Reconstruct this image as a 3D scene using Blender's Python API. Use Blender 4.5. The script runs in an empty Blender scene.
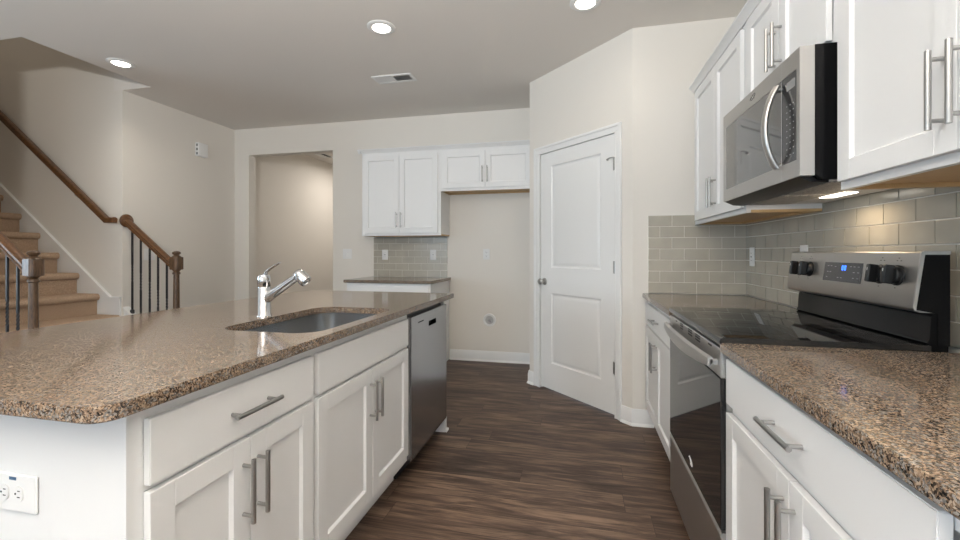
import bpy, bmesh, math, random
from mathutils import Matrix, Vector
PI = math.pi
random.seed(7)
scene = bpy.context.scene
COL = scene.collection

# ------------------------------------------------------------------ camera
cam_d = bpy.data.cameras.new('camera')
cam = bpy.data.objects.new('camera', cam_d); COL.objects.link(cam)
cam.location = (0, 0, 1.1936)
cam.rotation_euler = (PI / 2, 0, 0.2256)
cam_d.sensor_width = 36; cam_d.sensor_fit = 'HORIZONTAL'
cam_d.lens = 36 * 430.07 / 960
cam_d.shift_y = (252.28 - 270) / 960
cam_d.clip_start = 0.02
scene.camera = cam

# ------------------------------------------------------------------ world, daylight, exposure
world = bpy.data.worlds.new('world'); scene.world = world; world.use_nodes = True
bg = world.node_tree.nodes['Background']
bg.inputs[0].default_value = (0.75, 0.87, 1.0, 1); bg.inputs[1].default_value = 1.0
scene.view_settings.view_transform = 'Standard'
scene.view_settings.look = 'None'
scene.view_settings.gamma = 1
scene.view_settings.use_curve_mapping = False
scene.view_settings.exposure = 0.18

def area(name, loc, rot, sx, sy, power, color, spread=PI):
    d = bpy.data.lights.new(name, 'AREA'); d.shape = 'RECTANGLE'; d.size = sx; d.size_y = sy
    d.energy = power; d.color = color; d.spread = spread
    o = bpy.data.objects.new(name, d); COL.objects.link(o); o.location = loc; o.rotation_euler = rot
    return o
DAY = (0.68, 0.85, 1.0)
# daylight standing outside the three windows behind the camera and the one on the living side
area('daylight', (-0.45, -3.78, 1.12), (PI / 2, 0, 0), 2.3, 2.0, 38, DAY)
area('daylight', (-3.6, -3.78, 1.45), (PI / 2, 0, 0), 2.3, 1.4, 46, DAY)
area('daylight', (-6.78, -0.6, 1.45), (PI / 2, 0, -PI / 2), 2.3, 1.4, 110, DAY)
# added fill light bounced off the ceiling behind the camera, an added fill brightening the stairwell from upstairs, a lamp in the hall behind the door header
area('bounce_fill', (-0.5, -0.8, 1.80), (PI - 0.20, 0, 1.1), 0.36, 0.26, 222, (1.0, 0.97, 0.93))
area('upstairs_fill', (-5.6, 2.76, 5.1), (0, 0, 0), 0.8, 0.4, 6, (1.0, 0.90, 0.78))
area('hall_lamp', (-3.4, 6.6, 2.66), (0, 0, 0), 0.5, 0.5, 15, (1.0, 0.93, 0.85))

# ------------------------------------------------------------------ mesh helpers
WM = {}
class MB:
    """collects shapes, built as ONE mesh object"""
    def __init__(s): s.bm = bmesh.new()
    def _add(s, t, mi=0, M=None):
        if M is not None: bmesh.ops.transform(t, matrix=M, verts=t.verts)
        for f in t.faces: f.material_index = mi
        me = bpy.data.meshes.new('t'); t.to_mesh(me); t.free(); s.bm.from_mesh(me); bpy.data.meshes.remove(me)
        return s
    def box(s, x0, x1, y0, y1, z0, z1, b=0.0, mi=0, M=None, seg=1):
        t = bmesh.new(); r = bmesh.ops.create_cube(t, size=1)
        for v in t.verts:
            v.co = Vector(((x0 + x1) / 2 + v.co.x * (x1 - x0), (y0 + y1) / 2 + v.co.y * (y1 - y0), (z0 + z1) / 2 + v.co.z * (z1 - z0)))
        if b: bmesh.ops.bevel(t, geom=t.edges[:], offset=b, segments=seg, affect='EDGES', clamp_overlap=True)
        bmesh.ops.recalc_face_normals(t, faces=t.faces)
        return s._add(t, mi, M)
    def cyl(s, p0, p1, r, r2=None, n=16, mi=0, M=None, b=0.0):
        p0 = Vector(p0); p1 = Vector(p1); d = p1 - p0; L = d.length
        t = bmesh.new()
        bmesh.ops.create_cone(t, cap_ends=True, segments=n, radius1=r, radius2=r if r2 is None else r2, depth=L)
        if b:
            es = [e for e in t.edges if abs(e.verts[0].co.z - e.verts[1].co.z) < 1e-6]
            bmesh.ops.bevel(t, geom=es, offset=b, segments=2, affect='EDGES', clamp_overlap=True)
        q = d.to_track_quat('Z', 'Y').to_matrix().to_4x4()
        bmesh.ops.transform(t, matrix=Matrix.Translation((p0 + p1) / 2) @ q, verts=t.verts)
        return s._add(t, mi, M)
    def lathe(s, prof, c=(0, 0, 0), axis=(0, 0, 1), n=24, mi=0, M=None):
        t = bmesh.new(); rings = []
        for r, h in prof:
            if r < 1e-6: rings.append([t.verts.new((0, 0, h))])
            else: rings.append([t.verts.new((r * math.cos(2 * PI * k / n), r * math.sin(2 * PI * k / n), h)) for k in range(n)])
        for a, b in zip(rings, rings[1:]):
            for k in range(n):
                k2 = (k + 1) % n
                if len(a) == 1 and len(b) == 1: continue
                if len(a) == 1: t.faces.new((a[0], b[k2], b[k]))
                elif len(b) == 1: t.faces.new((a[k], a[k2], b[0]))
                else: t.faces.new((a[k], a[k2], b[k2], b[k]))
        bmesh.ops.recalc_face_normals(t, faces=t.faces)
        q = Vector(axis).to_track_quat('Z', 'Y').to_matrix().to_4x4()
        bmesh.ops.transform(t, matrix=Matrix.Translation(c) @ q, verts=t.verts)
        return s._add(t, mi, M)
    def tube(s, pts, rad, n=12, mi=0, sc=(1, 1), M=None, up=(0, 0, 1)):
        """tube along points; rad a number or one per point; sc squashes the section (side, up)"""
        pts = [Vector(p) for p in pts]; t = bmesh.new(); rings = []
        if not hasattr(rad, '__len__'): rad = [rad] * len(pts)
        for i, p in enumerate(pts):
            d = (pts[min(i + 1, len(pts) - 1)] - pts[max(i - 1, 0)]).normalized()
            u = Vector(up); sd = d.cross(u)
            if sd.length < 1e-4: sd = d.cross(Vector((1, 0, 0)))
            sd.normalize(); u = sd.cross(d)
            rings.append([t.verts.new(p + sd * (rad[i] * sc[0] * math.cos(2 * PI * k / n)) + u * (rad[i] * sc[1] * math.sin(2 * PI * k / n))) for k in range(n)])
        for a, b in zip(rings, rings[1:]):
            for k in range(n): t.faces.new((a[k], a[(k + 1) % n], b[(k + 1) % n], b[k]))
        t.faces.new(rings[0]); t.faces.new(rings[-1])
        bmesh.ops.recalc_face_normals(t, faces=t.faces)
        return s._add(t, mi, M)
    def prism(s, poly, axis, a0, a1, b=0.0, mi=0, M=None):
        """poly in the plane across axis: 'x' -> (y,z), 'y' -> (x,z), 'z' -> (x,y)"""
        t = bmesh.new()
        def P(p, a): return {'x': (a, p[0], p[1]), 'y': (p[0], a, p[1]), 'z': (p[0], p[1], a)}[axis]
        A = [t.verts.new(P(p, a0)) for p in poly]; B = [t.verts.new(P(p, a1)) for p in poly]
        t.faces.new(A); t.faces.new(B)
        for k in range(len(poly)): t.faces.new((A[k], A[(k + 1) % len(poly)], B[(k + 1) % len(poly)], B[k]))
        bmesh.ops.recalc_face_normals(t, faces=t.faces)
        if b:
            es = [e for e in t.edges if len(e.link_faces) == 2 and e.link_faces[0].normal.dot(e.link_faces[1].normal) < 0.8]
            bmesh.ops.bevel(t, geom=es, offset=b, segments=2, affect='EDGES', clamp_overlap=True)
        return s._add(t, mi, M)
    def raw(s, verts, faces, mi=0, M=None):
        t = bmesh.new(); vs = [t.verts.new(v) for v in verts]
        for f in faces: t.faces.new([vs[i] for i in f])
        bmesh.ops.recalc_face_normals(t, faces=t.faces)
        return s._add(t, mi, M)
    def build(s, name, mats, parent=None, local=False, smooth=35):
        mats = mats if isinstance(mats, (list, tuple)) else [mats]
        bm = s.bm; loc = Vector((0, 0, 0))
        if parent is None:
            lo = Vector([min(v.co[i] for v in bm.verts) for i in range(3)]); hi = Vector([max(v.co[i] for v in bm.verts) for i in range(3)])
            loc = Vector(((lo.x + hi.x) / 2, (lo.y + hi.y) / 2, lo.z)); T = Matrix.Translation(-loc); W = Matrix.Translation(loc)
        else:
            W = WM[parent.name]; T = Matrix.Identity(4) if local else W.inverted()
        bmesh.ops.transform(bm, matrix=T, verts=bm.verts)
        me = bpy.data.meshes.new(name); bm.to_mesh(me); bm.free()
        if smooth:
            me.shade_smooth(); me.set_sharp_from_angle(angle=math.radians(smooth))
        for m in mats: me.materials.append(m)
        o = bpy.data.objects.new(name, me); COL.objects.link(o)
        if parent is None: o.location = loc
        else: o.parent = parent
        WM[o.name] = W
        return o

def tag(o, label, cat, group=None):
    o['label'] = label; o['category'] = cat
    if group: o['group'] = group
    return o
def thing(name, label, cat, loc=(0, 0, 0), rz=0.0, group=None):
    o = bpy.data.objects.new(name, None); COL.objects.link(o); o.empty_display_size = 0.1
    o.location = loc; o.rotation_euler = (0, 0, rz)
    WM[o.name] = Matrix.Translation(loc) @ Matrix.Rotation(rz, 4, 'Z')
    return tag(o, label, cat, group)
def struct(name, mb, mats, parent=None, smooth=35):
    o = mb.build(name, mats, parent, smooth=smooth)
    if parent is None: o['kind'] = 'structure'
    return o
def dup(root, loc, label, rz=None):
    r = root.copy(); COL.objects.link(r); r.location = loc; r['label'] = label
    if rz is not None: r.rotation_euler = (0, 0, rz)
    for ch in list(root.children):
        c = ch.copy(); COL.objects.link(c); c.parent = r
        if c.type == 'LIGHT': c.data = ch.data
        for g in list(ch.children):
            d = g.copy(); COL.objects.link(d); d.parent = c
    return r

# ------------------------------------------------------------------ materials
def mat(name, color, rough=0.5, metal=0.0, **k):
    m = bpy.data.materials.new(name); m.use_nodes = True
    b = m.node_tree.nodes['Principled BSDF']
    b.inputs['Base Color'].default_value = (*color, 1); b.inputs['Roughness'].default_value = rough; b.inputs['Metallic'].default_value = metal
    for kk, v in k.items(): b.inputs[kk.replace('_', ' ')].default_value = v
    return m
def nd(m, t, **k):
    n = m.node_tree.nodes.new(t)
    for a, v in k.items():
        if a.startswith('i_'): n.inputs[a[2:].replace('_', ' ')].default_value = v
        else: setattr(n, a, v)
    return n
def lk(m, a, b): m.node_tree.links.new(a, b)
def ramp(m, stops, interp='LINEAR'):
    r = nd(m, 'ShaderNodeValToRGB'); cr = r.color_ramp; cr.interpolation = interp
    while len(cr.elements) < len(stops): cr.elements.new(0.5)
    for e, (p, c) in zip(cr.elements, stops): e.position = p; e.color = (*c, 1)
    return r
def bump(m, src, strength, dist=0.002):
    b = nd(m, 'ShaderNodeBump'); b.inputs['Strength'].default_value = strength; b.inputs['Distance'].default_value = dist
    lk(m, src, b.inputs['Height']); lk(m, b.outputs[0], m.node_tree.nodes['Principled BSDF'].inputs['Normal'])
def mapped(m, scale, coord='Object'):
    tc = nd(m, 'ShaderNodeTexCoord'); mp = nd(m, 'ShaderNodeMapping'); mp.inputs['Scale'].default_value = scale
    lk(m, tc.outputs[coord], mp.inputs['Vector']); return mp.outputs[0]
def painted(name, color, rough=0.55, s=0.08):
    m = mat(name, color, rough); n = nd(m, 'ShaderNodeTexNoise', i_Scale=180.0, i_Detail=2.0); lk(m, mapped(m, (1, 1, 1)), n.inputs['Vector']); bump(m, n.outputs[0], s, 0.001); return m

WALL = painted('warm_greige_paint', (0.75, 0.715, 0.66), 0.6)
CEIL = painted('ceiling_paint', (0.77, 0.735, 0.69), 0.8)
TRIM = mat('white_trim_enamel', (0.80, 0.80, 0.79), 0.32)
CAB = mat('white_cabinet_lacquer', (0.775, 0.775, 0.77), 0.34)
PLASTIC = mat('white_plastic', (0.78, 0.78, 0.77), 0.35)
DARK = mat('dark_recess', (0.01, 0.01, 0.01), 0.6)
BLACK = mat('black_enamel', (0.006, 0.006, 0.0065), 0.14, Specular_IOR_Level=0.12)
BPLAST = mat('black_plastic', (0.008, 0.008, 0.0085), 0.32, Specular_IOR_Level=0.3)
GLASSB = mat('black_glass', (0.008, 0.008, 0.0085), 0.03, Specular_IOR_Level=0.6)
CHROME = mat('chrome', (0.62, 0.62, 0.63), 0.06, 1.0)
NICKEL = mat('satin_nickel', (0.43, 0.425, 0.415), 0.30, 1.0)
IRON = mat('black_iron', (0.018, 0.018, 0.022), 0.42)
GREYL = mat('grey_print', (0.35, 0.35, 0.35), 0.5)
WHITEP = mat('white_print', (0.75, 0.75, 0.75), 0.5)
BLUEP = mat('blue_print', (0.05, 0.12, 0.22), 0.4)
UNIT = mat('dark_control_glass', (0.035, 0.035, 0.037), 0.15)

def steel(name, color, rough, stretch):
    m = mat(name, color, rough, 1.0)
    n = nd(m, 'ShaderNodeTexNoise', i_Scale=60.0, i_Detail=2.0); lk(m, mapped(m, stretch), n.inputs['Vector'])
    r = ramp(m, [(0.3, (rough * 0.92,) * 3), (0.7, (rough * 1.08,) * 3)]); lk(m, n.outputs[0], r.inputs[0]); lk(m, r.outputs[0], m.node_tree.nodes['Principled BSDF'].inputs['Roughness'])
    return m
STEEL = steel('brushed_stainless', (0.50, 0.49, 0.475), 0.36, (0.25, 0.25, 14))
STEELD = steel('dishwasher_stainless', (0.42, 0.42, 0.425), 0.20, (6, 6, 0.1))
STEELS = mat('sink_stainless', (0.40, 0.40, 0.40), 0.27, 1.0)

def granite():
    m = mat('brown_granite', (0.3, 0.2, 0.15), 0.10, Specular_IOR_Level=0.5)
    v0 = mapped(m, (1, 1, 1))
    wn = nd(m, 'ShaderNodeTexNoise', i_Scale=80.0, i_Detail=3.0); lk(m, v0, wn.inputs['Vector'])
    mx = nd(m, 'ShaderNodeMix', data_type='VECTOR'); mx.inputs[0].default_value = 0.010
    lk(m, v0, mx.inputs[4]); lk(m, wn.outputs['Color'], mx.inputs[5])
    vo = nd(m, 'ShaderNodeTexVoronoi', i_Scale=330.0); lk(m, mx.outputs[1], vo.inputs['Vector'])
    sp = nd(m, 'ShaderNodeSeparateColor'); lk(m, vo.outputs['Color'], sp.inputs[0])
    cl = nd(m, 'ShaderNodeTexNoise', i_Scale=95.0, i_Detail=4.0, i_Roughness=0.65); lk(m, v0, cl.inputs['Vector'])
    a = nd(m, 'ShaderNodeMath', operation='MULTIPLY_ADD'); lk(m, cl.outputs[0], a.inputs[0]); a.inputs[1].default_value = 1.5; a.inputs[2].default_value = -0.75
    b = nd(m, 'ShaderNodeMath', operation='ADD'); lk(m, sp.outputs[0], b.inputs[0]); lk(m, a.outputs[0], b.inputs[1])
    r = ramp(m, [(0.0, (0.018, 0.015, 0.013)), (0.17, (0.045, 0.034, 0.027)), (0.30, (0.095, 0.065, 0.045)), (0.52, (0.19, 0.131, 0.088)), (0.78, (0.30, 0.212, 0.144)), (1.0, (0.40, 0.31, 0.23))])
    lk(m, b.outputs[0], r.inputs[0])
    # grey mineral flecks
    v2 = nd(m, 'ShaderNodeTexVoronoi', i_Scale=230.0); lk(m, mx.outputs[1], v2.inputs['Vector'])
    s2 = nd(m, 'ShaderNodeSeparateColor'); lk(m, v2.outputs['Color'], s2.inputs[0])
    g = ramp(m, [(0.0, (0, 0, 0)), (0.74, (0, 0, 0)), (0.76, (1, 1, 1))]); lk(m, s2.outputs[1], g.inputs[0])
    gc = ramp(m, [(0.0, (0.05, 0.047, 0.043)), (1.0, (0.30, 0.275, 0.25))]); lk(m, sp.outputs[2], gc.inputs[0])
    fm = nd(m, 'ShaderNodeMix', data_type='RGBA'); lk(m, g.outputs[0], fm.inputs[0]); lk(m, r.outputs[0], fm.inputs[6]); lk(m, gc.outputs[0], fm.inputs[7])
    lk(m, fm.outputs[2], m.node_tree.nodes['Principled BSDF'].inputs['Base Color'])
    return m
GRAN = granite()

def planks():
    m = mat('walnut_plank', (0.1, 0.06, 0.04), 0.46, Specular_IOR_Level=0.35)
    v = mapped(m, (1, 1, 1))
    sx = nd(m, 'ShaderNodeSeparateXYZ'); lk(m, v, sx.inputs[0])
    RH = 0.152
    dv = nd(m, 'ShaderNodeMath', operation='DIVIDE'); lk(m, sx.outputs[1], dv.inputs[0]); dv.inputs[1].default_value = RH
    fl = nd(m, 'ShaderNodeMath', operation='FLOOR'); lk(m, dv.outputs[0], fl.inputs[0])
    wn = nd(m, 'ShaderNodeTexWhiteNoise', noise_dimensions='1D'); lk(m, fl.outputs[0], wn.inputs['W'])
    ax = nd(m, 'ShaderNodeMath', operation='MULTIPLY_ADD'); lk(m, wn.outputs['Value'], ax.inputs[0]); ax.inputs[1].default_value = 1.22; lk(m, sx.outputs[0], ax.inputs[2])
    cx = nd(m, 'ShaderNodeCombineXYZ'); lk(m, ax.outputs[0], cx.inputs[0]); lk(m, sx.outputs[1], cx.inputs[1])
    br = nd(m, 'ShaderNodeTexBrick', offset=0.0, offset_frequency=2, squash=1.0)
    br.inputs['Scale'].default_value = 1.0; br.inputs['Brick Width'].default_value = 1.22; br.inputs['Row Height'].default_value = RH
    br.inputs['Mortar Size'].default_value = 0.0011; br.inputs['Mortar Smooth'].default_value = 0.1; br.inputs['Bias'].default_value = 0.0
    br.inputs['Color1'].default_value = (0, 0, 0, 1); br.inputs['Color2'].default_value = (1, 1, 1, 1); br.inputs['Mortar'].default_value = (0.5, 0.5, 0.5, 1)
    lk(m, cx.outputs[0], br.inputs['Vector'])
    # every plank shifts the grain
    ad = nd(m, 'ShaderNodeVectorMath', operation='MULTIPLY_ADD'); lk(m, br.outputs['Color'], ad.inputs[0]); ad.inputs[1].default_value = (7.0, 3.0, 5.0); lk(m, v, ad.inputs[2])
    mp = nd(m, 'ShaderNodeMapping'); mp.inputs['Scale'].default_value = (1.5, 15, 1); lk(m, ad.outputs[0], mp.inputs['Vector'])
    n1 = nd(m, 'ShaderNodeTexNoise', i_Scale=1.7, i_Detail=9.0, i_Roughness=0.66, i_Distortion=1.1); lk(m, mp.outputs[0], n1.inputs['Vector'])
    mp2 = nd(m, 'ShaderNodeMapping'); mp2.inputs['Scale'].default_value = (2.2, 60, 1); lk(m, ad.outputs[0], mp2.inputs['Vector'])
    n2 = nd(m, 'ShaderNodeTexNoise', i_Scale=2.0, i_Detail=4.0); lk(m, mp2.outputs[0], n2.inputs['Vector'])
    mp3 = nd(m, 'ShaderNodeMapping'); mp3.inputs['Scale'].default_value = (1.2, 6.0, 1); lk(m, ad.outputs[0], mp3.inputs['Vector'])
    n3 = nd(m, 'ShaderNodeTexNoise', i_Scale=2.4, i_Detail=3.0); lk(m, mp3.outputs[0], n3.inputs['Vector'])
    a = nd(m, 'ShaderNodeMath', operation='MULTIPLY_ADD'); lk(m, n2.outputs[0], a.inputs[0]); a.inputs[1].default_value = 0.35; lk(m, n1.outputs[0], a.inputs[2])
    b = nd(m, 'ShaderNodeMath', operation='MULTIPLY_ADD'); lk(m, n3.outputs[0], b.inputs[0]); b.inputs[1].default_value = 0.5; lk(m, a.outputs[0], b.inputs[2])
    c = nd(m, 'ShaderNodeMath', operation='MULTIPLY_ADD'); lk(m, br.outputs['Color'], c.inputs[0]); c.inputs[1].default_value = 0.13; lk(m, b.outputs[0], c.inputs[2])
    r = ramp(m, [(0.60, (0.022, 0.012, 0.008)), (0.88, (0.064, 0.040, 0.028)), (1.05, (0.120, 0.076, 0.052)), (1.30, (0.23, 0.152, 0.106))])
    # ramp works on 0..1
    sc = nd(m, 'ShaderNodeMapRange'); sc.inputs['From Min'].default_value = 0.74; sc.inputs['From Max'].default_value = 1.23; lk(m, c.outputs[0], sc.inputs[0])
    for e, p in zip(r.color_ramp.elements, (0.0, 0.38, 0.62, 1.0)): e.position = p
    lk(m, sc.outputs[0], r.inputs[0])
    mm = nd(m, 'ShaderNodeMix', data_type='RGBA'); lk(m, br.outputs['Fac'], mm.inputs[0]); lk(m, r.outputs[0], mm.inputs[6]); mm.inputs[7].default_value = (0.03, 0.019, 0.013, 1)
    lk(m, mm.outputs[2], m.node_tree.nodes['Principled BSDF'].inputs['Base Color'])
    bump(m, a.outputs[0], 0.12, 0.002)
    return m
PLANK = planks()

def wood(name, c0, c1, rough, stretch):
    m = mat(name, c0, rough)
    n = nd(m, 'ShaderNodeTexNoise', i_Scale=14.0, i_Detail=6.0, i_Roughness=0.6, i_Distortion=0.4); lk(m, mapped(m, stretch), n.inputs['Vector'])
    r = ramp(m, [(0.32, c0), (0.68, c1)]); lk(m, n.outputs[0], r.inputs[0]); lk(m, r.outputs[0], m.node_tree.nodes['Principled BSDF'].inputs['Base Color']); return m
RAILW = wood('stained_oak', (0.050, 0.021, 0.008), (0.20, 0.088, 0.032), 0.36, (2, 6, 6))
POSTW = wood('stained_oak_post', (0.050, 0.028, 0.015), (0.16, 0.09, 0.048), 0.28, (7, 7, 1.2))
MAPLE = wood('maple_ply', (0.52, 0.33, 0.15), (0.62, 0.42, 0.21), 0.45, (6, 0.8, 6))

def carpet():
    m = mat('tan_carpet', (0.4, 0.28, 0.18), 0.95)
    n = nd(m, 'ShaderNodeTexNoise', i_Scale=170.0, i_Detail=3.0, i_Roughness=0.7); lk(m, mapped(m, (1, 1, 1)), n.inputs['Vector'])
    r = ramp(m, [(0.3, (0.29, 0.195, 0.13)), (0.7, (0.60, 0.44, 0.31))]); lk(m, n.outputs[0], r.inputs[0]); lk(m, r.outputs[0], m.node_tree.nodes['Principled BSDF'].inputs['Base Color'])
    bump(m, n.outputs[0], 0.9, 0.006); return m
CARPET = carpet()

def tile_mat():
    m = mat('glass_tile', (0.3, 0.3, 0.27), 0.18)
    n = nd(m, 'ShaderNodeTexNoise', i_Scale=7.0, i_Detail=2.0); lk(m, mapped(m, (1, 1, 1)), n.inputs['Vector'])
    r = ramp(m, [(0.3, (0.375, 0.348, 0.288)), (0.7, (0.44, 0.408, 0.342))]); lk(m, n.outputs[0], r.inputs[0]); lk(m, r.outputs[0], m.node_tree.nodes['Principled BSDF'].inputs['Base Color'])
    return m
TILE = tile_mat()
GROUT = mat('pale_grout', (0.72, 0.70, 0.65), 0.8)

def emit(name, c, s):
    m = mat(name, c, 0.4); b = m.node_tree.nodes['Principled BSDF']; b.inputs['Emission Color'].default_value = (*c, 1); b.inputs['Emission Strength'].default_value = s; return m
LENS = emit('lamp_lens', (1.0, 0.93, 0.82), 9.0)
HOODL = emit('hood_lamp_lens', (1.0, 0.95, 0.85), 4.0)
LED = emit('blue_led', (0.05, 0.22, 1.0), 2.2)

def pane_mat():
    m = bpy.data.materials.new('window_glass'); m.use_nodes = True; nt = m.node_tree; nt.nodes.clear()
    o = nt.nodes.new('ShaderNodeOutputMaterial'); mx = nt.nodes.new('ShaderNodeMixShader'); t = nt.nodes.new('ShaderNodeBsdfTransparent'); g = nt.nodes.new('ShaderNodeBsdfGlossy')
    g.inputs['Roughness'].default_value = 0.02; mx.inputs[0].default_value = 0.05
    nt.links.new(t.outputs[0], mx.inputs[1]); nt.links.new(g.outputs[0], mx.inputs[2]); nt.links.new(mx.outputs[0], o.inputs[0]); return m
PANE = pane_mat()

# ------------------------------------------------------------------ room
H = 2.743
XR, XL, YB, YE, YF, XS = 1.074, -4.249, 4.614, 3.135, -3.6, -6.6
YW = 3.241                      # stair wall
OX0, OX1, OY0 = -3.904, -7.6, 2.277   # stair opening in the ceiling
f = MB(); f.box(-7.7, 1.2, -3.75, 8.2, -0.1, 0); struct('floor', f, PLANK, smooth=0)
c = MB()
c.box(OX0, XR + 0.1, -3.7, 8.1, H, H + 0.3); c.box(-7.7, OX0, -3.7, OY0, H, H + 0.3); c.box(XL - 0.1, OX0, YW, 8.1, H, H + 0.3)
struct('ceiling', c, CEIL, smooth=0)
w = MB(); w.box(XL - 0.1, XL, YW, 8.0, 0, H); struct('wall_left', w, WALL, smooth=0)
w = MB(); w.box(-7.7, XL - 0.1, YW, YW + 0.1, 0, 5.2); w.box(XL - 0.1, OX0, YW + 0.0005, YW + 0.1, H + 0.3, 5.2); struct('wall_stair', w, WALL, smooth=0)
w = MB(); w.box(-7.7, -4.33, 2.16, OY0, 0, H); w.box(-7.7, OX0, 2.16, OY0, H + 0.3, 5.2); struct('wall_stair_near', w, WALL, smooth=0)
w = MB(); w.box(-7.8, -7.7, 2.16, YW + 0.1, 0, 5.2); w.box(OX0, OX0 + 0.1, 2.16, YW + 0.1, H + 0.3, 5.2); struct('wall_upstairs', w, WALL, smooth=0)
w = MB(); w.box(-7.8, OX0 + 0.1, 2.16, YW + 0.1, 5.2, 5.3); struct('ceiling_upstairs', w, CEIL, smooth=0)
w = MB(); w.box(XL, -4.036, YB, YB + 0.115, 0, H); w.box(-4.036, -2.862, YB, YB + 0.115, 2.412, H); w.box(-2.862, -0.432, YB, YB + 0.115, 0, H); struct('wall_back', w, WALL, smooth=0)
w = MB(); w.box(-2.75, -2.65, YB + 0.115, 8.0, 0, H); struct('wall_hall_right', w, WALL, smooth=0)
w = MB(); w.box(XL - 0.1, -2.65, 8.0, 8.1, 0, H); struct('wall_hall_end', w, WALL, smooth=0)
w = MB(); w.box(XR, XR + 0.1, YF, YE + 0.1, 0, H); struct('wall_right', w, WALL, smooth=0)
w = MB(); w.box(0.363, XR, YE, YE + 0.1, 0, H); struct('wall_end', w, WALL, smooth=0)
# angled pantry wall: local x runs along it from its left corner, local y into it
AX, AY, ARZ, AL = -0.437, 3.935, -PI / 4, 1.1313
AM = Matrix.Translation((AX, AY, 0)) @ Matrix.Rotation(ARZ, 4, 'Z')
DK0, DK1, DH = 0.150, 0.985, 2.062
w = MB()
for q in ((0, DK0, 0, H), (DK1, AL, 0, H), (DK0, DK1, DH, H)): w.box(q[0], q[1], 0, 0.1, q[2], q[3], M=AM)
w.box(-0.437, -0.37, AY, YB, 0, H)
struct('wall_pantry', w, WALL, smooth=0)
# behind the camera: wall with a glazed door and a window, and a window on the living side
w = MB()
def wall_holes(mb, axis, a0, a1, t0, t1, holes):
    cur = a0
    for (h0, h1, z0, z1) in holes:
        for (p, q, za, zb) in ((cur, h0, 0, H), (h0, h1, 0, z0), (h0, h1, z1, H)):
            if q - p > 1e-4 and zb - za > 1e-4:
                if axis == 'x': mb.box(p, q, t0, t1, za, zb)
                else: mb.box(t0, t1, p, q, za, zb)
        cur = h1
    if axis == 'x': mb.box(cur, a1, t0, t1, 0, H)
    else: mb.box(t0, t1, cur, a1, 0, H)
wall_holes(w, 'x', XS, XR, YF - 0.1, YF, [(-4.75, -2.45, 0.75, 2.15), (-1.6, 0.7, 0.06, 2.12)]); struct('wall_front', w, WALL, smooth=0)
w = MB(); wall_holes(w, 'y', YF, 2.16, XS - 0.1, XS, [(-1.75, 0.55, 0.75, 2.15)]); struct('wall_side', w, WALL, smooth=0)
def window(n, axis, t, a0, a1, z0, z1, cols):
    m = MB(); g = MB()
    def bx(mb, p, q, za, zb, th, b=0.0):
        if axis == 'x': mb.box(p, q, t - th, t + th, za, zb, b)
        else: mb.box(t - th, t + th, p, q, za, zb, b)
    fr = 0.05
    bx(m, a0, a1, z0, z0 + fr, .04); bx(m, a0, a1, z1 - fr, z1, .04); bx(m, a0, a0 + fr, z0 + fr, z1 - fr, .04); bx(m, a1 - fr, a1, z0 + fr, z1 - fr, .04)
    for k in range(1, cols):
        x = a0 + (a1 - a0) * k / cols; bx(m, x - .04, x + .04, z0 + fr, z1 - fr, .035)
    zm = (z0 + z1) / 2
    if z0 > 0.5: bx(m, a0 + fr, a1 - fr, zm - .025, zm + .025, .03)
    o = struct('window_%d' % n, m, TRIM)
    bx(g, a0 + fr, a1 - fr, z0 + fr, z1 - fr, .004); g.build('pane', PANE, o)
window(1, 'x', YF - 0.05, -4.75, -2.45, 0.75, 2.15, 2)
window(2, 'x', YF - 0.05, -1.6, 0.7, 0.06, 2.12, 2)
window(3, 'y', XS - 0.05, -1.75, 0.55, 0.75, 2.15, 2)

# baseboards
BBP = [(0, 0), (0.014, 0), (0.014, 0.085), (0.009, 0.098), (0.006, 0.112), (0, 0.112)]
def base_x(mb, x0, x1, y): mb.prism([(y - a, b) for a, b in BBP], 'x', x0, x1); mb.prism([(y - .014, 0), (y - .026, 0), (y - .02, .014), (y - .014, .018)], 'x', x0, x1)
m = MB(); base_x(m, -1.40, -0.451, YB); m.prism([(-0.437 - a, b) for a, b in BBP], 'y', AY + 0.01, YB); struct('baseboard_back', m, TRIM)
m = MB()
m.prism([(-a, b) for a, b in BBP], 'x', -0.010, 0.074, M=AM); m.prism([(-a, b) for a, b in BBP], 'x', 1.045, AL + 0.004, M=AM)
m.prism([(-.014, 0), (-.026, 0), (-.02, .014), (-.014, .018)], 'x', -0.012, 0.074, M=AM); m.prism([(-.014, 0), (-.026, 0), (-.02, .014), (-.014, .018)], 'x', 1.045, AL + .006, M=AM)
struct('baseboard_pantry', m, TRIM)
m = MB(); base_x(m, 0.355, 0.50, YE); struct('baseboard_end', m, TRIM)
m = MB(); m.prism([(XL + a, b) for a, b in BBP], 'y', YW + 0.08, YB - 0.02); struct('baseboard_left', m, TRIM)
m = MB(); base_x(m, -2.86, -2.34, YB); base_x(m, XL + .014, -4.036, YB); struct('baseboard_doorway', m, TRIM)

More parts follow.
